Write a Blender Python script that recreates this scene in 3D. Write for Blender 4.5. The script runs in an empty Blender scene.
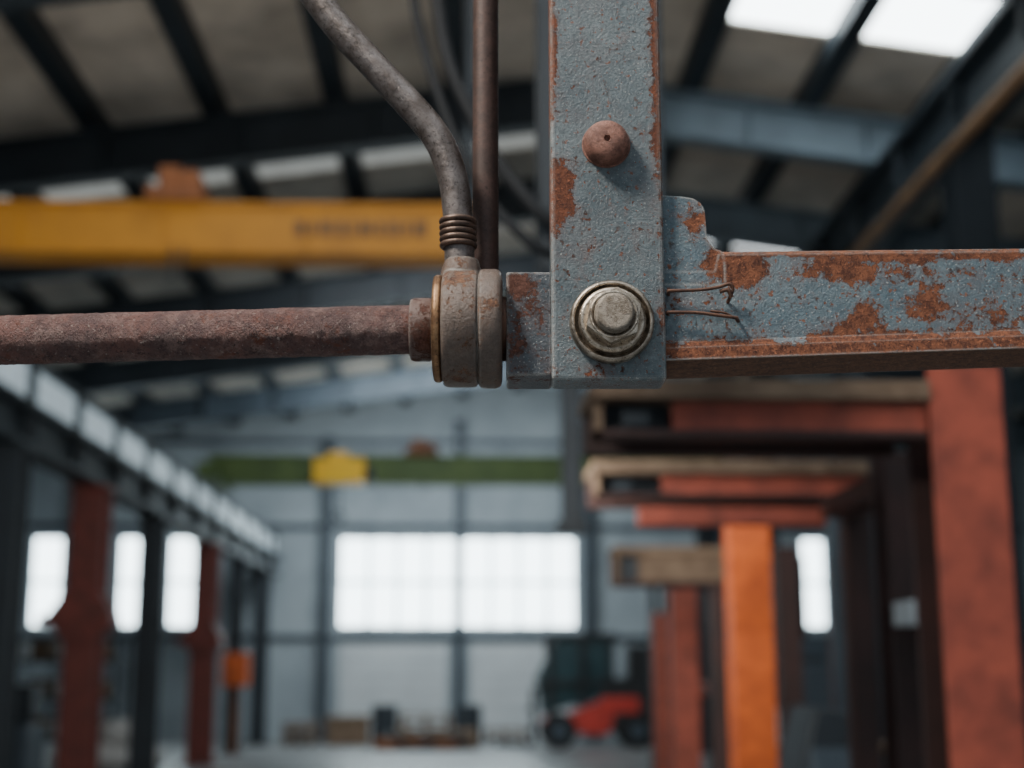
import bpy, bmesh, math, random
from mathutils import Vector, Matrix, noise as mnoise
random.seed(4)
Q = 0.0008   # foreground drafting unit, 0.8 mm

# ------------------------------------------------------------------ materials
class NT:
    def __init__(s, name):
        s.m = bpy.data.materials.new(name); s.m.use_nodes = True
        s.t = s.m.node_tree; s.n = s.t.nodes; s.l = s.t.links
        s.b = s.n['Principled BSDF']
        s.tc = s.n.new('ShaderNodeTexCoord').outputs['Object']
    def link(s, a, b): s.l.new(a, b)
    def noise(s, scale, detail=6, rough=.6, vec=None, dist=0):
        n = s.n.new('ShaderNodeTexNoise'); s.link(vec or s.tc, n.inputs['Vector'])
        n.inputs['Scale'].default_value = scale; n.inputs['Detail'].default_value = detail
        n.inputs['Roughness'].default_value = rough; n.inputs['Distortion'].default_value = dist
        return n.outputs['Fac']
    def math(s, op, a, b=None, clamp=False):
        n = s.n.new('ShaderNodeMath'); n.operation = op; n.use_clamp = clamp
        for i, v in enumerate((a, b)):
            if v is None: continue
            if isinstance(v, (int, float)): n.inputs[i].default_value = v
            else: s.link(v, n.inputs[i])
        return n.outputs[0]
    def rng(s, v, a, b, c=0, d=1):
        n = s.n.new('ShaderNodeMapRange'); s.link(v, n.inputs[0])
        for i, x in enumerate((a, b, c, d)): n.inputs[i+1].default_value = x
        return n.outputs[0]
    def mix(s, f, a, b, mode='MIX'):
        n = s.n.new('ShaderNodeMix'); n.data_type = 'RGBA'; n.blend_type = mode
        if isinstance(f, (int, float)): n.inputs[0].default_value = f
        else: s.link(f, n.inputs[0])
        for i, v in ((6, a), (7, b)):
            if isinstance(v, tuple): n.inputs[i].default_value = (*v[:3], 1)
            else: s.link(v, n.inputs[i])
        return n.outputs[2]
    def scaled(s, c, sc):
        a = s.n.new('ShaderNodeVectorMath'); a.operation = 'SUBTRACT'; s.link(s.tc, a.inputs[0]); a.inputs[1].default_value = c
        m = s.n.new('ShaderNodeVectorMath'); m.operation = 'MULTIPLY'; s.link(a.outputs[0], m.inputs[0]); m.inputs[1].default_value = sc
        return m.outputs[0]
    def blob(s, x, z, rx, rz, amp):
        v = s.scaled((x*Q, 0, z*Q), (1/(rx*Q), 0, 1/(rz*Q)))
        L = s.n.new('ShaderNodeVectorMath'); L.operation = 'LENGTH'; s.link(v, L.inputs[0])
        return s.rng(L.outputs['Value'], 0.45, 1.2, amp, 0)
    def edge(s, radius):
        bv = s.n.new('ShaderNodeBevel'); bv.samples = 4; bv.inputs['Radius'].default_value = radius
        ge = s.n.new('ShaderNodeNewGeometry')
        d = s.n.new('ShaderNodeVectorMath'); d.operation = 'DOT_PRODUCT'
        s.link(bv.outputs[0], d.inputs[0]); s.link(ge.outputs['Normal'], d.inputs[1])
        return s.rng(d.outputs['Value'], .997, .93)
    def col(s, c):
        if isinstance(c, tuple): s.b.inputs['Base Color'].default_value = (*c[:3], 1)
        else: s.link(c, s.b.inputs['Base Color'])
    def rough(s, v):
        if isinstance(v, (int, float)): s.b.inputs['Roughness'].default_value = v
        else: s.link(v, s.b.inputs['Roughness'])
    def metal(s, v):
        if isinstance(v, (int, float)): s.b.inputs['Metallic'].default_value = v
        else: s.link(v, s.b.inputs['Metallic'])
    def bump(s, h, dist, strength=1):
        n = s.n.new('ShaderNodeBump'); s.link(h, n.inputs['Height'])
        n.inputs['Distance'].default_value = dist; n.inputs['Strength'].default_value = strength
        s.link(n.outputs[0], s.b.inputs['Normal'])

def rusty(name, paint, paint2, r1, r2, thr, blobs=(), nscale=34, speck=True, rough=.40, dirt=.75, bump=.0015, edge=.003, chip=.60):
    k = NT(name)
    n1 = k.noise(nscale, 12, .78)
    val = n1
    for bl in blobs: val = k.math('ADD', val, k.blob(*bl))
    chips = k.rng(k.noise(nscale*3.2, 9, .75), chip, chip+.012)
    mask = k.math('MAXIMUM', k.rng(val, thr, thr+.010), k.math('MULTIPLY', chips, k.rng(val, thr-.15, thr-.07)))
    halo = k.rng(val, thr-.09, thr)
    pc = k.mix(k.rng(k.noise(nscale*.4, 10, .75), .40, .60), paint, paint2)
    grime = k.rng(k.noise(nscale*6, 8, .85), .42, .66)
    pc = k.mix(k.math('MULTIPLY', grime, dirt), pc, tuple(c*.32 for c in paint))
    brown = k.rng(k.noise(nscale*.7, 9, .75, dist=.6), .47, .66)
    pc = k.mix(k.math('MULTIPLY', brown, .55), pc, tuple(.6*a+.25*b for a, b in zip(paint, r1)))
    pc = k.mix(k.math('MULTIPLY', halo, .5), pc, tuple(.4*a+.5*b for a, b in zip(paint, r1)))
    lip = k.math('MULTIPLY', k.rng(val, thr-.014, thr-.004), k.rng(k.noise(nscale*2, 4, .6), .42, .55))
    pc = k.mix(k.math('MULTIPLY', lip, .6), pc, tuple(min(1, c*1.8) for c in paint2))
    if speck:
        sp = k.rng(k.noise(560, 2, .5), .655, .70)
        pc = k.mix(k.math('MULTIPLY', sp, .7), pc, (.48, .49, .46))
        sp2 = k.rng(k.noise(230, 3, .6), .62, .64)
        pc = k.mix(sp2, pc, tuple(c*.7 for c in r1))
    rc = k.mix(k.rng(k.noise(nscale*3, 10, .8), .42, .58), r1, r2)
    rc = k.mix(k.rng(k.noise(nscale*9, 4, .7), .58, .68), rc, tuple(min(1, c*1.9) for c in r1))
    rc = k.mix(k.rng(k.noise(nscale*14, 4, .7), .56, .64), rc, tuple(c*.45 for c in r2))
    c = k.mix(mask, pc, rc)
    if edge:
        e = k.math('MULTIPLY', k.edge(edge), k.rng(k.noise(nscale*3, 6, .7), .34, .52))
        c = k.mix(k.math('MULTIPLY', e, .75), c, (.52, .50, .46))
    k.col(c)
    k.rough(k.rng(mask, 0, 1, rough, .92))
    h = k.math('ADD', k.math('MULTIPLY', k.math('SUBTRACT', 1.0, mask), .6),
               k.math('ADD', k.math('MULTIPLY', k.noise(nscale*12, 6, .75), .6), k.math('MULTIPLY', k.noise(nscale*3, 5, .6), .5)))
    k.bump(h, bump, 1)
    return k.m

def simple(name, c, c2=None, rough=.6, metal=0, nscale=3, bump=0, emit=None):
    k = NT(name)
    c2 = c2 or tuple(x*.6 for x in c)
    k.col(k.mix(k.rng(k.noise(nscale, 8, .7), .38, .62), c, c2))
    k.rough(rough); k.metal(metal)
    if bump: k.bump(k.noise(nscale*12, 6, .7), bump, .8)
    if emit:
        k.b.inputs['Emission Color'].default_value = (*emit[0], 1); k.b.inputs['Emission Strength'].default_value = emit[1]
    return k.m

R1, R2 = (.20, .066, .032), (.078, .027, .016)
M = {}
M['post'] = rusty('painted_post_steel', (.085, .120, .138), (.165, .205, .218), R1, R2, .665,
    [(54, 300, 17, 210, .28), (-62, 138, 28, 48, .24), (-64, 300, 12, 110, .24), (30, 165, 14, 50, .07), (-20, -52, 60, 9, .09),
     (-45, 85, 40, 60, .08), (48, 20, 9, 60, .14), (0, 250, 60, 90, .02), (20, 95, 50, 40, .05)], 36, chip=.585)
M['beam'] = rusty('painted_beam_steel', (.095, .155, .19), (.175, .235, .26), (.25, .09, .043), R2, .615,
    [(125, 62, 36, 24, .26), (245, 58, 70, 20, .20), (350, 72, 130, 9, .2), (110, -30, 70, 16, .26), (300, -22, 120, 16, .20),
     (205, -30, 60, 9, .16), (255, 8, 20, 16, .14), (310, 16, 26, 18, .15), (385, 0, 45, 26, .14), (500, 0, 80, 40, .15), (85, 112, 16, 34, .12),
     (245, -8, 50, 14, .10), (180, 74, 80, 5, .2), (340, 40, 60, 25, .06), (170, 25, 40, 20, .04)], 44, chip=.58)
M['beam_low'] = rusty('rusted_lower_flange', (.10, .11, .12), (.13, .13, .13), (.18, .09, .055), (.095, .053, .037), .36, (), 40)
M['block'] = rusty('rusted_block_steel', (.045, .065, .083), (.08, .095, .11), (.14, .06, .042), R2, .58, [(-104, 40, 30, 14, .1), (-100, 0, 12, 70, .08)], 40)
M['collar'] = rusty('collar_worn_steel', (.12, .088, .072), (.205, .155, .125), (.22, .11, .06), (.10, .05, .035), .57, (), 45, speck=False, bump=.0013, rough=.40)
M['rod_end'] = rusty('rod_end_steel', (.12, .072, .06), (.17, .105, .085), (.13, .06, .045), R2, .5, (), 40, speck=False)

def rod_mat():
    k = NT('rust_coated_rod')
    n = k.noise(45, 12, .82)
    c = k.mix(k.rng(k.noise(11, 10, .8), .44, .56), (.23, .108, .088), (.14, .082, .078))
    c = k.mix(k.rng(n, .50, .60), c, (.30, .19, .165))
    c = k.mix(k.rng(k.noise(28, 12, .85), .55, .60), c, (.19, .058, .03))
    c = k.mix(k.rng(k.noise(60, 10, .85), .54, .60), c, (.085, .042, .038))
    c = k.mix(k.rng(k.noise(150, 6, .8), .53, .62), c, (.10, .052, .046))
    c = k.mix(k.rng(k.noise(300, 4, .7), .60, .68), c, (.42, .32, .28))
    c = k.mix(k.rng(k.noise(480, 4, .7), .58, .66), c, (.045, .022, .02))
    k.col(c); k.rough(.55); k.metal(.1)
    hs = []
    for sgn in (1, -1):
        v = k.scaled((0, 0, 0), (1, .4, sgn))
        w = k.n.new('ShaderNodeTexWave'); w.wave_type = 'BANDS'; w.bands_direction = 'DIAGONAL'
        k.link(v, w.inputs['Vector']); w.inputs['Scale'].default_value = 150; w.inputs['Distortion'].default_value = 6
        w.inputs['Detail'].default_value = 4; w.inputs['Detail Scale'].default_value = 1.5
        hs.append(w.outputs['Fac'])
    h = k.math('ADD', k.math('MULTIPLY', k.math('MULTIPLY', hs[0], hs[1]), .25), k.math('MULTIPLY', k.noise(170, 10, .85), 1.9))
    k.bump(h, .0024, 1)
    return k.m
M['rod'] = rod_mat()
def worn_metal(name, c, c2, rough, metal, s=60, b=.0003):
    k = NT(name)
    col = k.mix(k.rng(k.noise(s, 8, .75), .40, .60), c, c2)
    col = k.mix(k.rng(k.noise(s*7, 4, .7), .56, .68), col, tuple(x*.4 for x in c2))
    k.col(col)
    k.rough(k.rng(k.noise(s*3, 6, .7), .3, .7, rough-.1, rough+.2)); k.metal(metal)
    k.bump(k.noise(s*8, 5, .7), b, .8)
    return k.m
M['bolt'] = worn_metal('galvanised_bolt_metal', (.64, .56, .46), (.34, .275, .21), .27, .9, 60, .0004)
M['stud'] = worn_metal('worn_stud_metal', (.34, .30, .25), (.17, .14, .11), .40, .8, 110, .0010)
M['washer'] = worn_metal('worn_washer_metal', (.52, .45, .37), (.17, .135, .10), .30, .85, 60, .0004)
M['rivet'] = worn_metal('rusted_rivet_metal', (.32, .15, .108), (.15, .066, .047), .5, .2, 90, .0012)
M['brass'] = worn_metal('brass_ring_metal', (.42, .25, .13), (.20, .11, .06), .4, .8)
M['hose'] = worn_metal('grey_conduit_metal', (.21, .185, .175), (.10, .08, .07), .30, .6, 50, .0007)
M['spring'] = worn_metal('ferrule_wire', (.17, .11, .08), (.07, .045, .035), .4, .5)
M['pipe'] = worn_metal('brown_pipe_steel', (.10, .058, .047), (.06, .038, .032), .5, .3)
M['cable'] = simple('black_cable_rubber', (.012, .014, .017), rough=.7)
M['pin'] = worn_metal('rusty_pin_wire', (.16, .08, .05), (.08, .04, .03), .6, .4)

M['dark'] = simple('dark_structural_steel', (.022, .032, .042), (.013, .020, .027), .55, .1, 1.5)
M['slate'] = simple('slate_painted_steel', (.055, .080, .104), (.034, .052, .070), .55, .05, 1.5)
M['skylit'] = simple('skylit_rafter_tone', (.13, .18, .22), (.09, .125, .155), .55, .05, 1.5)  # rafter steel with the skylight's brightening put into its colour
M['roof'] = simple('roof_panel_concrete', (.64, .58, .50), (.34, .31, .27), .9, 0, .8)
M['wall'] = simple('wall_sheet_grey', (.40, .47, .51), (.29, .345, .385), .8, 0, .6)
M['white'] = simple('pale_panel', (.70, .76, .79), (.58, .64, .67), .7, 0, .7)
M['floor'] = simple('concrete_floor', (.27, .285, .29), (.17, .18, .185), .4, 0, .5)
M['red'] = simple('red_oxide_paint', (.20, .042, .032), (.10, .028, .022), .6, 0, 5)
M['redb'] = simple('faded_red_paint', (.40, .088, .052), (.20, .048, .032), .6, 0, 7)
M['dred'] = simple('dark_maroon_paint', (.05, .020, .017), (.03, .014, .012), .6, 0, 4)
M['orange'] = simple('orange_paint', (.72, .145, .025), (.40, .075, .018), .55, 0, 6)
M['yellow'] = simple('crane_yellow_paint', (.42, .185, .011), (.30, .13, .009), .6, 0, 1.2)
M['letter'] = simple('faded_crane_lettering', (.12, .06, .02), rough=.6)
M['dorange'] = simple('hoist_rust_orange', (.22, .075, .02), (.13, .045, .015), .6, 0, 3)
M['lemon'] = simple('hoist_yellow_paint', (.95, .58, .008), (.85, .48, .008), .5, 0, 2)
M['green'] = simple('crane_green_paint', (.095, .155, .04), (.06, .105, .03), .6, 0, 2)
M['wood'] = simple('weathered_timber', (.22, .155, .105), (.11, .073, .048), .85, 0, 7)
M['tyre'] = simple('tyre_rubber', (.012, .012, .013), rough=.8)
M['gpipe'] = simple('brown_service_pipe', (.28, .16, .075), (.15, .09, .05), .6, .2, 3)
M['black'] = simple('black_machine_paint', (.012, .016, .02), rough=.4)
M['fred'] = simple('forklift_red_paint', (.60, .045, .03), (.45, .035, .025), .4, 0, 3)
M['glassd'] = simple('tinted_cab_glass', (.035, .075, .085), rough=.15)
M['sack'] = simple('woven_sack', (.6, .6, .58), (.45, .45, .44), .9, 0, 5)
M['win'] = simple('daylit_window_glass', (.8, .85, .87), rough=.3, emit=((.80, .95, 1.0), 7))
M['sky'] = simple('daylit_roof_glazing', (.8, .85, .87), rough=.3, emit=((.86, .96, 1.0), 9))
M['sky2'] = simple('dusty_roof_glazing', (.6, .65, .65), rough=.5, emit=((.85, .88, .84), .28))
M['sky3'] = simple('far_and_added_glazing', (.6, .65, .65), rough=.5, emit=((.88, .95, 1.0), 3.2))  # far skylights in view, plus unseen ones added over the camera
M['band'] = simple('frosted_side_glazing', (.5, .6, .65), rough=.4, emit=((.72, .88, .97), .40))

# ------------------------------------------------------------------ mesh builder
class B:
    def __init__(s, name, mats, bevel=0, smooth=False, matrix=None, seg=2):
        s.name = name; s.bm = bmesh.new(); s.mats = mats; s.bevel = bevel; s.smooth = smooth; s.mx = matrix; s.seg = seg
    def _mat(s, faces, mi):
        for f in faces: f.material_index = mi
    def box(s, x0, x1, y0, y1, z0, z1, mi=0):
        r = bmesh.ops.create_cube(s.bm, size=1)
        for v in r['verts']:
            v.co = Vector((x0+(v.co.x+.5)*(x1-x0), y0+(v.co.y+.5)*(y1-y0), z0+(v.co.z+.5)*(z1-z0)))
        s._mat({f for v in r['verts'] for f in v.link_faces}, mi)
        return r['verts']
    def prism(s, pts, y0, y1, mi=0, axis='y'):
        def P(a, b, d):
            return (a, d, b) if axis == 'y' else ((d, a, b) if axis == 'x' else (a, b, d))
        A = [s.bm.verts.new(P(p[0], p[1], y0)) for p in pts]
        C = [s.bm.verts.new(P(p[0], p[1], y1)) for p in pts]
        n = len(pts); fs = [s.bm.faces.new(A), s.bm.faces.new(C[::-1])]
        for i in range(n): fs.append(s.bm.faces.new((A[i], C[i], C[(i+1) % n], A[(i+1) % n])))
        s._mat(fs, mi)
    def lathe(s, prof, c, axis='x', seg=64, mi=0, jitter=0):
        rings = []
        for a, r in prof:
            ring = []
            for i in range(seg):
                t = 2*math.pi*i/seg; rr = r*(1+jitter*(random.random()-.5)) if r > 0 else 0
                u, w = rr*math.cos(t), rr*math.sin(t)
                p = {'x': (a, u, w), 'y': (u, a, w), 'z': (u, w, a)}[axis]
                ring.append(s.bm.verts.new(Vector(p)+Vector(c)))
            rings.append(ring)
        fs = []
        for A, C in zip(rings, rings[1:]):
            for i in range(seg): fs.append(s.bm.faces.new((A[i], A[(i+1) % seg], C[(i+1) % seg], C[i])))
        fs.append(s.bm.faces.new(rings[0])); fs.append(s.bm.faces.new(rings[-1][::-1]))
        s._mat(fs, mi)
    def cyl(s, c, r, h, axis='z', seg=24, mi=0):
        s.lathe([(-h/2, r), (h/2, r)], c, axis, seg, mi)
    def tube(s, pts, r, seg=24, mi=0, sub=14):
        P = [Vector(p) for p in pts]
        if sub > 1 and len(P) > 2:
            E = [2*P[0]-P[1]]+P+[2*P[-1]-P[-2]]; out = []
            for i in range(1, len(E)-2):
                for k in range(sub):
                    t = k/sub; a, b, c, d = E[i-1], E[i], E[i+1], E[i+2]
                    out.append(.5*((2*b)+(c-a)*t+(2*a-5*b+4*c-d)*t*t+(3*b-3*c+d-a)*t**3))
            P = out+[P[-1]]
        rings = []; up = None
        for i, p in enumerate(P):
            T = (P[min(i+1, len(P)-1)]-P[max(i-1, 0)]).normalized()
            if up is None: up = T.orthogonal().normalized()
            up = (up-T*up.dot(T)).normalized(); sd = T.cross(up)
            rings.append([s.bm.verts.new(p+r*(math.cos(2*math.pi*k/seg)*up+math.sin(2*math.pi*k/seg)*sd)) for k in range(seg)])
        fs = []
        for A, C in zip(rings, rings[1:]):
            for i in range(seg): fs.append(s.bm.faces.new((A[i], A[(i+1) % seg], C[(i+1) % seg], C[i])))
        fs.append(s.bm.faces.new(rings[0][::-1])); fs.append(s.bm.faces.new(rings[-1]))
        s._mat(fs, mi)
    def torus(s, c, R, r, axis='z', mi=0, seg=40, rs=10):
        V = []
        for i in range(seg):
            t = 2*math.pi*i/seg; row = []
            for j in range(rs):
                u = 2*math.pi*j/rs; a = (R+r*math.cos(u)); w = r*math.sin(u)
                p = {'z': (a*math.cos(t), a*math.sin(t), w), 'x': (w, a*math.cos(t), a*math.sin(t)), 'y': (a*math.cos(t), w, a*math.sin(t))}[axis]
                row.append(s.bm.verts.new(Vector(p)+Vector(c)))
            V.append(row)
        s._mat([s.bm.faces.new((V[i][j], V[(i+1) % seg][j], V[(i+1) % seg][(j+1) % rs], V[i][(j+1) % rs])) for i in range(seg) for j in range(rs)], mi)
    def done(s, origin=None):
        bmesh.ops.recalc_face_normals(s.bm, faces=s.bm.faces)
        if s.mx is None:
            if origin is None:
                lo = Vector([min(v.co[i] for v in s.bm.verts) for i in range(3)]); hi = Vector([max(v.co[i] for v in s.bm.verts) for i in range(3)])
                origin = Vector(((lo.x+hi.x)/2, (lo.y+hi.y)/2, lo.z))
            bmesh.ops.translate(s.bm, verts=s.bm.verts, vec=-Vector(origin))
        me = bpy.data.meshes.new(s.name); s.bm.to_mesh(me); s.bm.free()
        for m in s.mats: me.materials.append(M[m])
        ob = bpy.data.objects.new(s.name, me); bpy.context.collection.objects.link(ob)
        if s.mx is None: ob.location = origin
        else: ob.matrix_world = s.mx
        if s.bevel:
            b = ob.modifiers.new('bevel', 'BEVEL'); b.width = s.bevel; b.segments = s.seg; b.limit_method = 'ANGLE'; b.angle_limit = math.radians(35)
        if s.smooth:
            for p in me.polygons: p.use_smooth = True
            e = ob.modifiers.new('split', 'EDGE_SPLIT'); e.split_angle = math.radians(38)
        return ob

# ------------------------------------------------------------------ camera
cam = bpy.data.cameras.new('camera'); co = bpy.data.objects.new('camera', cam); bpy.context.collection.objects.link(co)
co.location = (0, 0, 1.6); co.rotation_euler = (math.radians(101.5), 0, math.radians(-1.7))
cam.lens = 50; cam.sensor_width = 36; cam.clip_start = .05; cam.clip_end = 300
cam.dof.use_dof = True; cam.dof.focus_distance = 1.115; cam.dof.aperture_fstop = 3.7
bpy.context.scene.camera = co

# ------------------------------------------------------------------ foreground assembly
RZ = Matrix.Rotation(math.radians(-1.7), 4, 'Z')
FG = RZ @ Matrix.Translation((.0817, 1.1, 1.8759))
def q(*a): return tuple(v*Q for v in a)

b = B('hanging_steel_post', ['post'], bevel=.0034, matrix=FG, seg=3)
b.box(-63*Q, 51*Q, 0, 50*Q, -61*Q, 6.75)
b.done()
# floor stands that carry the far ends of the rod and the beam
for x0, x1 in ((-1560, -1480), (1480, 1560)):
    b = B('support_stand', ['slate'], bevel=.003, matrix=FG)
    b.box(x0*Q, x1*Q, 10*Q, 20*Q, -1.8759, .12); b.box(x0*Q, x1*Q, 72*Q, 82*Q, -1.8759, .12); b.box((x0+34)*Q, (x1-34)*Q, 20*Q, 72*Q, -1.8759, .12)
    b.box((x0-60)*Q, (x1+60)*Q, -40*Q, 130*Q, -1.8759, -1.86)
    b.done()
b = B('rivet', ['rivet'], smooth=True, matrix=FG)
pr = [(3, 23.5), (0, 23.5), (-4, 23.2), (-10, 22.5), (-15, 20.5), (-18.5, 16), (-20, 9), (-20, 3.5), (-17.5, 2.6), (-16, .8)]
b.lathe([(a*Q, r*Q) for a, r in pr], q(-6, 0, 184), 'y', 48)
b.torus(q(-6, -.5, 184), 23.5*Q, 1.4*Q, 'y')
b.done()
# bolt: washer, flanged hex nut, protruding threaded stud
b = B('hex_bolt', ['washer', 'bolt', 'stud'], smooth=True, matrix=FG, bevel=.0005)
bc = q(-3, 0, -3)
b.lathe([(a*Q, r*Q) for a, r in [(2, 42), (-7, 42), (-10, 40.5), (-11, 38.5), (-10.5, 37.3), (-6, 36.3), (-4, 34)]], bc, 'y', 72, 0)
b.lathe([(a*Q, r*Q) for a, r in [(-4, 33.5), (-12, 33.5), (-14.5, 32.5), (-16, 30.5), (-16, 28), (-15, 26), (-15, 10)]], bc, 'y', 72, 1)
hexp = [(-3*Q+28.5*Q*math.cos(math.radians(60*i+22)), (-3*Q)+28.5*Q*math.sin(math.radians(60*i+22))) for i in range(6)]
b.prism(hexp, -14*Q, -34*Q, 1)
b.lathe([(a*Q, r*Q) for a, r in [(-33, 24.5), (-35.5, 23.5), (-36, 22.5), (-35, 19.6), (-33, 19), (-33, 5)]], bc, 'y', 64, 1)
pr = [(-30, 18)]
for i in range(6): pr += [(-35-i*1.6, 19.6), (-35.8-i*1.6, 18)]
pr += [(-45, 18.7), (-46, 17.6), (-46.4, 15), (-45.9, 8), (-46.1, 2)]
b.lathe([(a*Q, r*Q) for a, r in pr], bc, 'y', 64, 2)
b.done()

# beam
b = B('horizontal_steel_beam', ['beam', 'beam_low'], bevel=.0012, matrix=FG)
def sect(x):
    t = (x-100)/312
    top = 75+3.5*t; bot = -38+11*t
    if x < 104: return [(92, 54), (14, 54), (13, 53), (12.2, 52), (12.2, bot+20), (9, bot+13), (8, bot), (92, bot-2)]
    return [(92, top), (15, top), (12.0, top-4), (12.2, top-7), (12.2, bot+20), (9, bot+13), (8, bot), (92, bot-2)]
xs = [49, 75, 103, 108, 160, 220, 300, 412, 600, 1500]
rings = []
for x in xs:
    xx = min(x, 640)
    rings.append([b.bm.verts.new((x*Q, p[0]*Q, p[1]*Q)) for p in sect(xx)])
for A, C in zip(rings, rings[1:]):
    for i in range(8):
        f = b.bm.faces.new((A[i], A[(i+1) % 8], C[(i+1) % 8], C[i])); f.material_index = 1 if i in (6,) else 0
b.bm.faces.new(rings[0]); b.bm.faces.new(rings[-1][::-1])
g = [(45, 135), (72, 133)]
for i in range(7):
    a = math.radians(85-85*i/6); g.append((77+18*math.cos(a), 114+18*math.sin(a)))
g.append((96, 94))
for i in range(6):
    a = math.radians(180+80*i/5); g.append((114+18*math.cos(a), 92+17*math.sin(a)))
g += [(113, 60), (113, 40), (45, 40)]
b.prism([(p[0]*Q, p[1]*Q) for p in g], 12.1*Q, 46*Q, 0)
b.done()
b = B('cotter_pin', ['pin'], smooth=True, matrix=FG)
b.tube([q(54, 4, 31), q(85, 2, 31.5), q(104, 1, 34), q(115, 0, 37), q(119, 1, 33), q(117, 4, 26), q(115, 12, 21)], 1.7*Q, 12)
b.tube([q(106, 3, 30), q(114, 1, 31), q(118, 3, 24)], 2.2*Q, 10)
b.tube([q(56, 14, 29), q(54, 4, 31)], 1.6*Q, 10)
b.done()
b = B('cotter_pin', ['pin'], smooth=True, matrix=FG)
b.tube([q(53, 4, 9), q(82, 2, 8), q(107, 1, 4.5), q(122, 3, 3)], 1.7*Q, 12)
b.tube([q(55, 14, 9), q(53, 4, 9)], 1.6*Q, 10); b.tube([q(122, 3, 3), q(125, 13, 2)], 2*Q, 10)
b.tube([q(96, 3, 10), q(109, 2, 8), q(117, 4, 5)], 1.2*Q, 10)
b.done()

b = B('pivot_block', ['block'], bevel=.002, matrix=FG, seg=3)
b.box(-108*Q, -62*Q, 4*Q, 74*Q, -56*Q, 51*Q)
b.done()
yc = 36; zc0 = -.5
b = B('swivel_collar', ['collar', 'brass', 'rod_end', 'pin'], smooth=True, matrix=FG, bevel=.0004)
c0 = q(0, yc, zc0)
S = lambda l: [(a*Q, r*Q) for a, r in l]
b.lathe(S([(-206, 28), (-205, 31), (-201, 32.5), (-186, 32.5), (-183, 31), (-181, 26)]), q(0, yc, -1.5), 'x', 64, 2)
b.lathe(S([(-182, 50), (-181.5, 53), (-179, 55), (-175, 55), (-173, 53), (-172, 48)]), c0, 'x', 72, 1)
b.lathe(S([(-173, 52), (-172, 57), (-170, 59), (-166, 60), (-142, 60), (-138.5, 59), (-137, 57), (-136.5, 50)]), c0, 'x', 96, 0)
b.lathe(S([(-138, 50), (-136, 57), (-134, 60), (-131, 61), (-119, 61), (-115, 59.5), (-113, 57), (-112, 52), (-112, 30)]), c0, 'x', 96, 0)
b.lathe(S([(-113, 33), (-107.5, 33)]), c0, 'x', 48, 3)
b.lathe(S([(54, 22), (60, 21), (72, 17)]), q(-154, yc, 0), 'z', 48, 0)
b.done()
b = B('tie_rod', ['rod'], smooth=True, matrix=FG)
sl = .027; SG = 72
stations = [-1500+40*i for i in range(18)]+[-780+2.0*i for i in range(291)]
rings = []
for x in stations:
    zc = -1+sl*(x+200); ring = []
    for k in range(SG):
        t = 2*math.pi*k/SG
        p = Vector((x*.09, 2.4*math.cos(t), 2.4*math.sin(t)))
        r = 25.1+.75*mnoise.noise(p)+.55*mnoise.noise(p*3.1)+.35*mnoise.noise(p*7.3)
        ring.append(b.bm.verts.new((x*Q, (yc+r*math.cos(t))*Q, (zc+r*math.sin(t))*Q)))
    rings.append(ring)
for A, C in zip(rings, rings[1:]):
    for i in range(SG): b.bm.faces.new((A[i], A[(i+1) % SG], C[(i+1) % SG], C[i]))
b.bm.faces.new(rings[0]); b.bm.faces.new(rings[-1][::-1])
b.done()
b = B('flexible_conduit', ['hose', 'spring'], smooth=True, matrix=FG)
b.tube([q(-156, yc, 50), q(-156.5, yc, 90), q(-158, yc, 118), q(-165, yc, 165), q(-185, yc, 212), q(-240, yc, 277), q(-299, yc, 346),
        q(-350, yc, 430), q(-385, yc, 540), q(-395, yc, 800), q(-395, yc, 2500), q(-395, yc, 8400)], 15.5*Q, 32)
for i in range(5):
    b.torus(q(-157.5+i*-.2, yc, 88+i*6.4), 16.5*Q, 3.2*Q, 'z', 1)
b.done()
b = B('steel_pipe', ['pipe'], smooth=True, matrix=FG)
b.tube([q(-130, 80, 30), q(-131, 80, 300), q(-134, 80, 8400)], 14*Q, 32, sub=1)
b.done()
b = B('electrical_cable', ['cable'], smooth=True)
b.tube([(-.16, 2.9, 8.8), (-.15, 2.9, 4), (-.14, 2.9, 3.2), (-.10, 2.9, 2.92), (.0, 2.9, 2.65), (.12, 2.9, 2.5), (.2, 2.95, 2.48)], .011, 12)
b.tube([(-.09, 2.95, 8.8), (-.09, 2.95, 4), (-.08, 2.95, 3.1), (.01, 2.95, 2.78), (.13, 2.95, 2.6), (.2, 2.97, 2.55)], .016, 12)
b.done()
b = B('hanging_steel_stanchion', ['dark'], bevel=.004)
b.box(.155, .43, 3.0, 3.02, 2.4, 8.75); b.box(.155, .43, 3.28, 3.30, 2.4, 8.75); b.box(.28, .30, 3.02, 3.28, 2.4, 8.75)
b.done()
b = B('crane_mast', ['dark'], bevel=.01)
b.box(.74, .90, 11.3, 11.5, 2.75, 8.6); b.box(.70, .94, 11.25, 11.55, 2.7, 2.8)
b.done()

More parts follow.
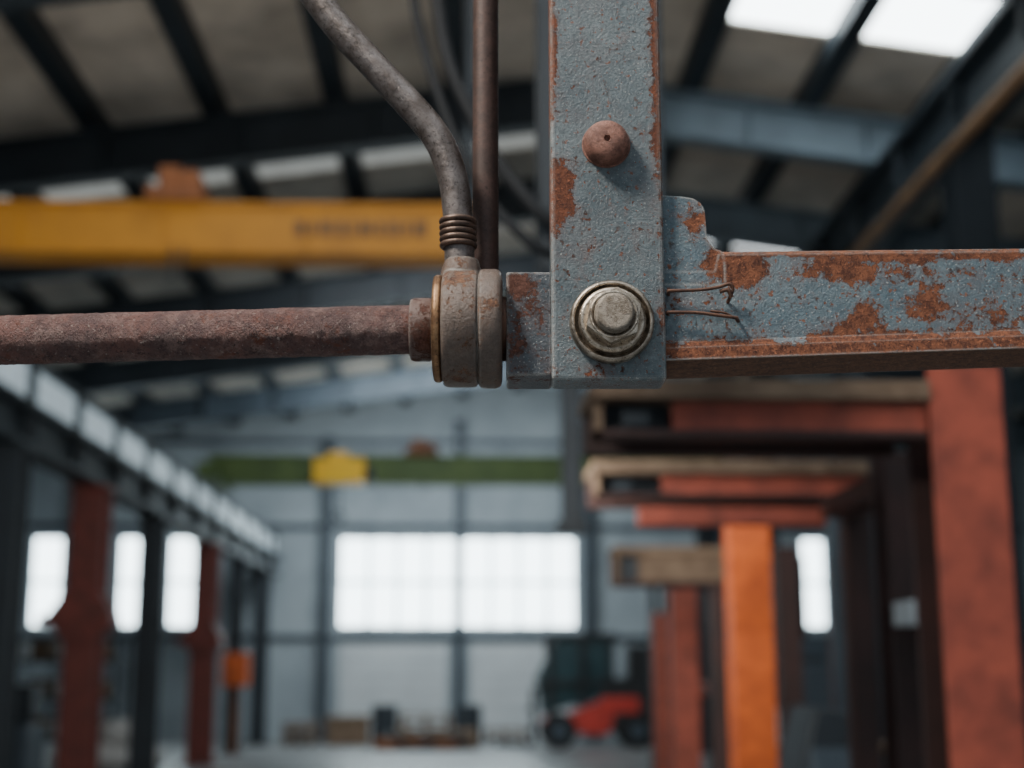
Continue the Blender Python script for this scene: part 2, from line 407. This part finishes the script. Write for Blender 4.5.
# ------------------------------------------------------------------ hall shell
edges = [4.1+1.44*k for k in range(-12, 8)]
XL, XR, YB, YF = edges[0], edges[-1], 36.0, -5.0
RX = 1.22
def roofz(x): return 9.0-.135*abs(x-RX)
b = B('floor', ['floor']); b.box(XL, XR, YF, YB+.3, -.2, 0); b.done()
wins = [(-10.9, -10.15), (-8.75, -8.0), (-7.5, -6.75), (-3.25, -.36), (-.18, 2.66), (8.4, 9.0), (9.5, 10.2)]
WZ0, WZ1 = 2.76, 4.92
b = B('wall_back', ['wall', 'slate', 'white'])
def gable(x0, x1, z0, z1=None):
    if z1 is not None: b.box(x0, x1, YB, YB+.25, z0, z1)
    else: b.prism([(x0, z0), (x1, z0), (x1, roofz(x1))]+([(RX, 9.0)] if x0 < RX < x1 else [])+[(x0, roofz(x0))], YB, YB+.25)
b.box(XL, XR, YB, YB+.25, 0, WZ0); gable(XL, XR, WZ1)
px = XL
for a, c in wins:
    gable(px, a, WZ0, WZ1); px = c
gable(px, XR, WZ0, WZ1)
for i in range(90):
    x = XL+.15+i*.3
    b.box(x, x+.06, YB-.03, YB, 5.3, min(roofz(x), roofz(x+.06))-.1)
for z in (2.4, 5.15, 7.3): b.box(XL, XR, YB-.12, YB, z, z+.13, 1)
b.done()
for i, (a, c) in enumerate(wins):
    b = B('window_%d' % (i+1), ['win', 'wall'])
    b.box(a, c, YB+.08, YB+.1, WZ0, WZ1)
    b.box(a, c, YB-.02, YB+.07, 3.8, 3.87, 1)
    n = 4 if c-a > 2 else 1
    for k in range(1, n): x = a+(c-a)*k/n; b.box(x-.035, x+.035, YB, YB+.07, WZ0, WZ1, 1)
    b.box(a-.04, a+.03, YB-.02, YB+.07, WZ0, WZ1, 1); b.box(c-.03, c+.04, YB-.02, YB+.07, WZ0, WZ1, 1)
    b.done()
for k, (a, c) in enumerate([(-3.2, -.55), (.03, 2.6)]):
    b = B('door_%d' % (k+1), ['white', 'wall'], bevel=.01)
    b.box(a, c, YB-.10, YB-.02, 0, 2.3)
    for j in range(1, 6): b.box(a, c, YB-.12, YB-.09, j*.38, j*.38+.03, 1)
    b.done()
for side, x in (('left', XL), ('right', XR)):
    s = -1 if side == 'left' else 1
    b = B('wall_'+side, ['wall', 'slate'])
    b.box(min(x, x+.25*s), max(x, x+.25*s), YF, YB+.25, 0, roofz(x))
    for y in range(0, 36, 4): b.box(min(x, x-.2*s), max(x, x-.2*s), y, y+.25, 0, roofz(x)-.2, 1)
    b.done()

sk = {}
def addsk(x, y0, y1, m): sk.setdefault(round(x, 2), []).append((y0, y1, m))
for e in edges[:-1]:
    if abs(e-2.66) < .1 or abs(e-4.1) < .1 or abs(e-5.54) < .1: addsk(e, 12.6, 14.75, 'sky')
    if abs(e-2.66) < .1 or abs(e-4.1) < .1: addsk(e, 21.0, 22.8, 'sky3')
    if e < 1: addsk(e, 18.4, 19.2, 'sky2'); addsk(e, 22.2, 22.8, 'sky2')
    if -6 < e < 3: addsk(e, -3, 2.2, 'sky3')  # unseen skylights overhead, added to light the foreground
b = B('ceiling', ['roof'])
g = []
for i, e in enumerate(edges[:-1]):
    e2 = edges[i+1]; y = YF
    def slab(bb, y0, y1, mi=0):
        bb.prism([(e, roofz(e)), (e2, roofz(e2)), (e2, roofz(e2)+.12), (e, roofz(e)+.12)], y0, y1, mi)
    for (a, c, m) in sorted(sk.get(round(e, 2), [])):
        slab(b, y, a); g.append((e, e2, a, c, m)); y = c
    slab(b, y, YB+.25)
b.done()
mi = {'sky': 0, 'sky2': 1, 'sky3': 2}
b = B('roof_skylight', ['sky', 'sky2', 'sky3'])
for e, e2, a, c, m in g:
    b.prism([(e, roofz(e)+.03), (e2, roofz(e2)+.03), (e2, roofz(e2)+.08), (e, roofz(e)+.08)], a, c, mi[m])
b.done()
b = B('roof_purlins', ['dark'])
for e in edges[1:-1]: b.box(e-.13, e+.13, YF, YB, roofz(e)-.26, roofz(e)-.02)
b.done()
for y in (1.2, 6.5, 11.8, 16.3, 19.9, 23.6, 27.6, 31.8):
    b = B('roof_rafter', ['dark' if y < 24 else 'slate', 'skylit'], bevel=.01)
    for mi_, (x0, x1) in enumerate(((XL, RX), (RX, XR))):  # right slope takes the lighter tone that stands in for skylight
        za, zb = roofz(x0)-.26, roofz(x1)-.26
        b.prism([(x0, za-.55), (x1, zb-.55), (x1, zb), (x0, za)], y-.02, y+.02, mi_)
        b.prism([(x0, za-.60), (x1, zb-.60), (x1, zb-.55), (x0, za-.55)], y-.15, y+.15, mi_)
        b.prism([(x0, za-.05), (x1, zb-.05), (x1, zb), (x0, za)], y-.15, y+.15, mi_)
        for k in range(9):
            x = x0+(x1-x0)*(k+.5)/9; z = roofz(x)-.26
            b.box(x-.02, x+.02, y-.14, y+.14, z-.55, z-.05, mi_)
    b.done()

# ------------------------------------------------------------------ runways
b = B('crane_runway_girder', ['dark', 'band', 'slate'])
X = -4.83
b.box(X-.02, X+.02, 2, 35.6, 4.0, 4.38); b.box(X-.18, X+.18, 2, 35.6, 3.95, 4.01); b.box(X-.18, X+.18, 2, 35.6, 4.36, 4.44)
b.box(X-.08, X+.08, 2, 35.6, 4.90, 4.98)
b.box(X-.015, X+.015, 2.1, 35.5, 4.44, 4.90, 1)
y = 2.0
while y < 35.3: b.box(X-.06, X+.06, y, y+.22, 4.44, 4.90); b.box(X-.15, X+.15, y, y+.03, 4.01, 4.36); y += 1.9
b.done()
b = B('longitudinal_roof_girder', ['dark', 'slate', 'gpipe'], smooth=True)
b.box(4.98, 5.02, 2, 35.6, 6.95, 7.55); b.box(4.8, 5.2, 2, 35.6, 6.9, 6.96); b.box(4.8, 5.2, 2, 35.6, 7.5, 7.58)
y = 2.0
while y < 35.5: b.box(4.83, 5.17, y, y+.04, 6.96, 7.5); y += 1.9
b.tube([(4.78, 2, 6.72), (4.78, 35.5, 6.72)], .07, 14, 2, 1)
for y in range(4, 35, 3): b.box(4.75, 4.81, y, y+.06, 6.7, 6.92, 0)
b.done()

def icol(name, x, y, w, ztop, mat, bracket=None):
    b = B(name, [mat, 'slate', 'dorange'], bevel=.006)
    t = w*.1
    b.box(x-w/2, x+w/2, y-w/2, y-w/2+t, 0, ztop); b.box(x-w/2, x+w/2, y+w/2-t, y+w/2, 0, ztop)
    b.box(x-t/2, x+t/2, y-w/2+t, y+w/2-t, 0, ztop)
    b.box(x-w*.75, x+w*.75, y-w*.75, y+w*.75, 0, .04)
    b.box(x-w*.6, x+w*.6, y-w*.6, y+w*.6, ztop-.05, ztop)
    if bracket:
        z0, z1, bw = bracket
        b.prism([(x-bw*.55, z0), (x+bw*.55, z0), (x+bw, z0+.35*(z1-z0)), (x+bw*.9, z0+.6*(z1-z0)), (x+bw*.5, z1), (x-bw*.5, z1), (x-bw, z0+.5*(z1-z0))], y-w*.7, y+w*.5)
        b.box(x-bw*1.25, x+bw*1.0, y-w*.8, y-w*.4, z0+.3*(z1-z0), z0+.5*(z1-z0))
    return b.done()
for y, w, m, br in ((11.5, .4, 'dark', None), (14.9, .38, 'dark', None), (18.3, .42, 'red', (2.0, 2.62, .40)), (21.9, .34, 'dark', None),
                    (26.5, .42, 'red', (1.95, 2.5, .36)), (30, .28, 'dark', None), (33.6, .36, 'dark', None)):
    icol('steel_column', X, y, w, 3.94, m, br)
for y, w in ((13.5, .42), (18.2, .36), (24, .4), (30, .4)):
    icol('roof_column', 5.0, y, w, 6.89, 'dark')
for x in (-3.55, -.265, 2.95, 6.2, -9.6): icol('wall_column', x, YB-.35, .24, roofz(x)-.9, 'slate')

# ------------------------------------------------------------------ cranes
def crane(name, x0, x1, y, z0, z1, m, hx, hm, hs=1):
    b = B(name, [m, hm, 'dark', 'letter'], bevel=.01, smooth=False)
    b.box(x0, x1, y-.02, y+.32, z0+.03, z1-.03); b.box(x0, x1, y-.06, y+.36, z0, z0+.035); b.box(x0, x1, y-.06, y+.36, z1-.035, z1)
    b.box(x0-.05, x0+.28, y-.9, y+1.2, z0-.01, z0+.26)
    k = x0+1
    while k < x1: b.box(k, k+.02, y-.045, y-.02, z0+.03, z1-.03); k += 1.2
    b.box(hx-.3*hs, hx+.3*hs, y-.15, y+.5, z1, z1+.1, 1); b.box(hx-.18*hs, hx+.05*hs, y-.1, y+.4, z1+.1, z1+.3, 1)
    b.cyl((hx+.16*hs, y+.15, z1+.18), .09, .5, 'y', 20, 1)
    b.cyl((hx, y-.1, z0-.1), .012, .3, 'z', 8, 2); b.cyl((hx+.1, y-.1, z0-.1), .012, .3, 'z', 8, 2)
    return b
b = crane('overhead_crane', -4.8, -.02, 11.6, 5.06, 5.51, 'yellow', -2.5, 'dorange', .8)
xx = -1.5
for wd in (.09, .06, .1, .08, .05, .1, .07, .09, .06, .1):
    b.box(xx, xx+wd, 11.565, 11.58, 5.22, 5.36, 3); xx += wd+.035
b.box(-.05, .03, 11.6, 11.9, 5.08, 8.5, 2)
b.done()
b = crane('overhead_crane', -4.8, 4.7, 26, 5.0, 5.54, 'green', -.9, 'dorange')
b.done()
b = B('chain_hoist', ['lemon', 'dark'], bevel=.03)
b.box(-2.8, -1.9, 25.35, 25.9, 4.95, 5.38); b.box(-2.55, -2.2, 25.4, 25.9, 5.38, 5.5); b.box(-1.9, -1.75, 25.45, 25.75, 5.0, 5.25, 1)
b.cyl((-2.35, 25.6, 4.7), .02, .6, 'z', 10, 1); b.torus((-2.35, 25.6, 4.36), .08, .025, 'y', 1)
b.done()

# ------------------------------------------------------------------ racks on the right
def rack(x0, x1, y, z0, z1, slot, web):
    b = B('cantilever_rack', ['wood', web, 'dred', 'dark'], bevel=.003)
    d = .42
    b.box(x0-.01, x1, y-.03, y+d, z1, z1+.035, 0)
    b.box(x0-.01, x1, y-.035, y-.005, z1-.02, z1, 0)
    b.box(x0, x1, y, y+.10, z1-.02, z1, 0); b.box(x0, x1, y, y+.10, z0, z0+.02, 2)
    b.box(x0, x0+.025, y, y+.10, z0, z1, 0)
    b.box(slot, x1, y+.012, y+.03, z0+.02, z1-.02, 1)
    b.box(x0, slot, y+.085, y+.10, z0, z1, 3)
    b.box(x0+.08, x0+.16, y+.01, y+.03, z0+.03, z1-.05, 3)
    b.box(x0, x1, y+d-.08, y+d, z0, z1, 2)
    return b
b = rack(.355, 1.32, 4.0, 2.265, 2.39, .58, 'redb')
b.box(1.32, 1.53, 3.98, 4.0, 0, 2.47, 1); b.box(1.32, 1.53, 4.20, 4.22, 0, 2.47, 2); b.box(1.42, 1.435, 4.0, 4.20, 0, 2.47, 2)
b.box(1.27, 1.58, 3.93, 4.27, 0, .02, 1)
b.done()
b = rack(.53, 1.70, 6.0, 2.33, 2.455, .82, 'redb')
b.box(.72, 1.52, 6.02, 6.10, 2.22, 2.295, 1)
b.box(1.48, 1.66, 5.0, 5.02, 0, 2.38, 2); b.box(1.48, 1.66, 5.16, 5.18, 0, 2.38, 2); b.box(1.56, 1.575, 5.02, 5.16, 0, 2.38, 2)
b.box(1.5, 1.66, 5.18, 6.05, 2.25, 2.33, 2)
b.box(1.60, 1.70, 6.0, 6.12, 0, 2.33, 2)
b.done()
b = B('rack_support_arm', ['white', 'dark'], bevel=.004)
b.box(1.47, 1.72, 4.75, 4.95, 1.76, 1.84); b.box(1.5, 1.75, 4.9, 4.98, 1.1, 1.15); b.box(1.66, 1.70, 4.88, 4.96, 0, 1.83, 1)
b.done()
b = rack(1.0, 1.78, 9.8, 2.2, 2.42, 1.15, 'wood'); b.box(1.66, 1.78, 9.85, 9.95, 0, 2.2, 2); b.done()
def upright(x, y, w, z, m):
    b = B('rack_upright', [m, 'dark'], bevel=.004)
    b.box(x-w/2, x+w/2, y, y+.02, 0, z); b.box(x-w/2, x-w/2+.02, y+.02, y+w, 0, z); b.box(x+w/2-.02, x+w/2, y+.02, y+w, 0, z)
    b.box(x-w*.7, x+w*.7, y-.04, y+w+.04, 0, .02); b.box(x-w/2, x+w/2, y, y+w, z, z+.02)
    b.done()
upright(1.425, 7.2, .205, 2.38, 'orange')
upright(1.80, 12, .22, 2.3, 'redb'); upright(2.02, 15, .2, 2.2, 'redb'); upright(2.75, 8.6, .14, 2.5, 'dred'); upright(3.3, 12.5, .22, 2.6, 'red')
upright(2.35, 10.5, .16, 2.5, 'dred'); upright(2.2, 12.8, .12, 2.6, 'dred'); upright(2.9, 11.2, .1, 2.9, 'slate')
b = B('workbench', ['wood', 'slate', 'white'], bevel=.01)
b.box(2.6, 4.4, 14, 15, .85, .92); b.box(2.65, 2.75, 14.05, 14.95, 0, .85, 1); b.box(4.2, 4.3, 14.05, 14.95, 0, .85, 1)
b.box(2.75, 4.2, 14.8, 14.85, .9, 1.7, 1); b.box(2.9, 3.4, 14.2, 14.6, .92, 1.25, 2)
b.done()
b = B('machine_cabinet', ['slate', 'white', 'dark'], bevel=.02)
b.box(3.0, 4.3, 17, 18, 0, 2.0); b.box(3.1, 3.6, 16.96, 17, .9, 1.8, 1); b.box(3.7, 4.2, 16.96, 17, .3, 1.8, 2); b.box(3.2, 3.5, 17.2, 17.6, 2.0, 2.4, 2)
b.done()
b = B('pipe_storage_frame', ['dark', 'redb'], bevel=.01)
for x in (2.7, 4.6): b.box(x, x+.12, 20, 20.12, 0, 3.2); b.box(x, x+.12, 21.5, 21.62, 0, 3.2)
for z in (1.2, 2.2, 3.1): b.box(2.7, 4.72, 20, 20.12, z, z+.1); b.box(2.7, 4.72, 21.5, 21.62, z, z+.1)
for k in range(6): b.box(2.8+k*.28, 2.93+k*.28, 19.8, 21.8, 1.3, 1.42+.03*k, 1)
b.done()
b = B('covered_machine', ['slate', 'dark', 'sack'], bevel=.05)
b.prism([(2.0, 0), (2.65, 0), (2.6, .9), (2.45, 1.35), (2.15, 1.4), (2.02, .9)], 9.0, 9.7, 1)
b.box(2.1, 2.5, 8.95, 9.0, .9, 1.15, 0)
b.done()

# ------------------------------------------------------------------ forklift
b = B('forklift', ['black', 'fred', 'tyre', 'glassd', 'slate'], bevel=.04)
fy = 31.5
b.prism([(1.75, .35), (3.0, .3), (3.15, .6), (3.1, 1.0), (2.7, .95), (2.2, .72), (1.7, .68), (1.6, .55)], fy, fy+1.15, 1)
b.box(2.9, 4.1, fy+.01, fy+1.14, .35, 1.5, 0)
b.box(2.85, 3.7, fy-.01, fy+.02, .75, 1.1, 1)
b.prism([(1.6, .72), (3.1, 1.2), (3.1, 2.25), (2.9, 2.4), (1.95, 2.4), (1.45, 1.5)], fy+.08, fy+1.07, 3)
for x in (1.7, 3.05, 2.4):
    for yy in (fy, fy+1.07): b.box(x, x+.12, yy, yy+.08, .9, 2.4, 0)
b.box(1.5, 3.2, fy, fy+.09, 1.35, 1.45, 0)
b.box(1.65, 3.25, fy, fy+1.15, 2.36, 2.46, 0)
for x, r in ((1.95, .38), (3.65, .38)):
    for yy in (fy+.02, fy+1.13):
        b.cyl((x, yy, r), r, .26, 'y', 28, 2); b.cyl((x, yy, r), r*.5, .28, 'y', 20, 4)
for yy in (fy+.2, fy+.9): b.box(1.38, 1.46, yy-.05, yy+.05, .08, 1.3, 0); b.box(.6, 1.4, yy-.06, yy+.06, .06, .12, 0)
b.box(1.3, 1.37, fy+.1, fy+1.05, .3, .42, 0); b.box(1.3, 1.37, fy+.1, fy+1.05, .8, .9, 0)
b.box(3.5, 4.05, fy+.2, fy+.95, 1.5, 2.2, 0)
b.done()
def stack(name, x, y, w, n, mats):
    b = B(name, mats, bevel=.01)
    for k in range(n):
        z = k*.17
        for j in range(4): b.box(x-w/2, x+w/2, y+j*.28, y+j*.28+.18, z+.12, z+.15, 0)
        for j in range(3): b.box(x-w/2+j*(w-.1)/2, x-w/2+j*(w-.1)/2+.1, y, y+1.02, z, z+.12, 0)
    b.done()
stack('pallet_stack', -1.0, 33.9, 1.2, 4, ['wood'])
stack('pallet_stack', .85, 33.9, .9, 2, ['wood'])
stack('pallet_stack', -3.85, 33.2, .7, 3, ['wood'])
b = B('timber_crate', ['wood', 'dark'], bevel=.01)
b.box(-3.2, -2.3, 33.2, 34.2, 0, .6)
for x in (-3.22, -2.77, -2.36): b.box(x, x+.08, 33.16, 33.2, 0, .62)
b.box(-3.25, -2.25, 33.15, 34.25, .6, .64); b.done()
for (x, y) in ((.0, 33.3), (-1.9, 33.2)):
    b = B('oil_drum', ['dark', 'slate'], smooth=True)
    b.lathe([(0, .29), (.28, .29), (.3, .305), (.32, .29), (.56, .29), (.58, .305), (.6, .29), (.86, .29), (.88, .3), (.9, .28)], (x, y, 0), 'z', 32); b.done()
b = B('steel_offcut_pile', ['dorange', 'dark', 'wood'], bevel=.01)
for k in range(9):
    x = -2.0+.21*k; h = .12+.1*((k*7) % 3)
    b.box(x, x+.5, 31.2+.1*(k % 3), 31.9+.1*(k % 2), 0 if k % 2 == 0 else .1, h+.1, k % 3)
b.done()
b = B('sack_pile', ['sack'], smooth=True)
for (x, y, z, r) in ((-5.9, 24, .25, .4), (-5.4, 24.2, .24, .38), (-5.65, 24.2, .62, .36), (-6.4, 24.3, .24, .38)):
    r0 = bmesh.ops.create_uvsphere(b.bm, u_segments=24, v_segments=14, radius=1)
    for v in r0['verts']:
        w = 1+.08*math.sin(5*v.co.x+3*v.co.y)
        v.co = Vector((x+v.co.x*r*1.2*w, y+v.co.y*r*w, z+v.co.z*.25))
b.done()
b = B('electrical_box', ['orange', 'dorange'], bevel=.02)
b.box(-4.95, -4.42, 29.2, 29.5, 1.35, 2.0); b.box(-4.85, -4.55, 29.17, 29.21, 1.5, 1.85, 0); b.box(-4.75, -4.65, 29.4, 29.5, 0, 1.35, 1); b.done()
b = B('lathe_machine', ['slate', 'dark', 'white'], bevel=.03)
b.box(-8.2, -6.0, 20, 21, 0, .9); b.box(-8.2, -7.3, 20, 21, .9, 1.6, 1); b.box(-7.3, -6.1, 20.3, 20.7, .9, 1.1, 1); b.cyl((-7.2, 20.5, 1.3), .2, .25, 'x', 24, 2); b.box(-6.4, -6.0, 20.2, 20.8, 1.0, 1.45, 1)
b.done()
b = B('storage_shelving', ['dark', 'wood', 'white'], bevel=.01)
for x in (-9.4, -6.6): b.box(x, x+.08, 27, 27.08, 0, 2.3); b.box(x, x+.08, 28, 28.08, 0, 2.3)
for z in (.4, 1.1, 1.8):
    b.box(-9.4, -6.52, 27, 28.08, z, z+.05)
    for k in range(5): b.box(-9.2+k*.52, -8.85+k*.52, 27.2, 27.8, z+.05, z+.3+.05*(k % 3), 1+k % 2)
b.done()

# ------------------------------------------------------------------ light
w = bpy.data.worlds.new('overcast_daylight'); bpy.context.scene.world = w; w.use_nodes = True
bg = w.node_tree.nodes['Background']; bg.inputs[0].default_value = (.80, .90, 1, 1); bg.inputs[1].default_value = .45
def area(name, loc, tgt, size, e, col=(1, 1, 1)):
    l = bpy.data.lights.new(name, 'AREA'); l.size = size; l.energy = e; l.color = col
    o = bpy.data.objects.new(name, l); bpy.context.collection.objects.link(o); o.location = loc
    o.rotation_euler = (Vector(tgt)-Vector(loc)).to_track_quat('-Z', 'Y').to_euler()
area('added_area_light', (-1.6, .1, 4.3), (.1, 1.1, 1.85), .6, 150, (1, .93, .84))  # unseen key lamp, added to light the foreground steel
area('added_area_light', (-1, 9.0, 8.0), (-1, 12.5, 0), 3, 80, (.95, .98, 1))  # out-of-view lamp added to brighten the near hall
area('added_roof_light', (-1.0, 5.5, 2.6), (-1.5, 15.5, 9), 2.5, 280, (1, .94, .86))  # added to brighten the roof underside, back turned to the camera
area('added_area_light', (-1, 21, 8.1), (-.5, 26, 2), 3, 180, (.92, .97, 1))  # added to brighten the far bay, facing away from the camera
area('wall_washer', (-1, 29, 7.6), (-1, 36, 2.8), 4, 560, (.90, .97, 1))  # added to brighten the back wall, emitting side hidden from the camera
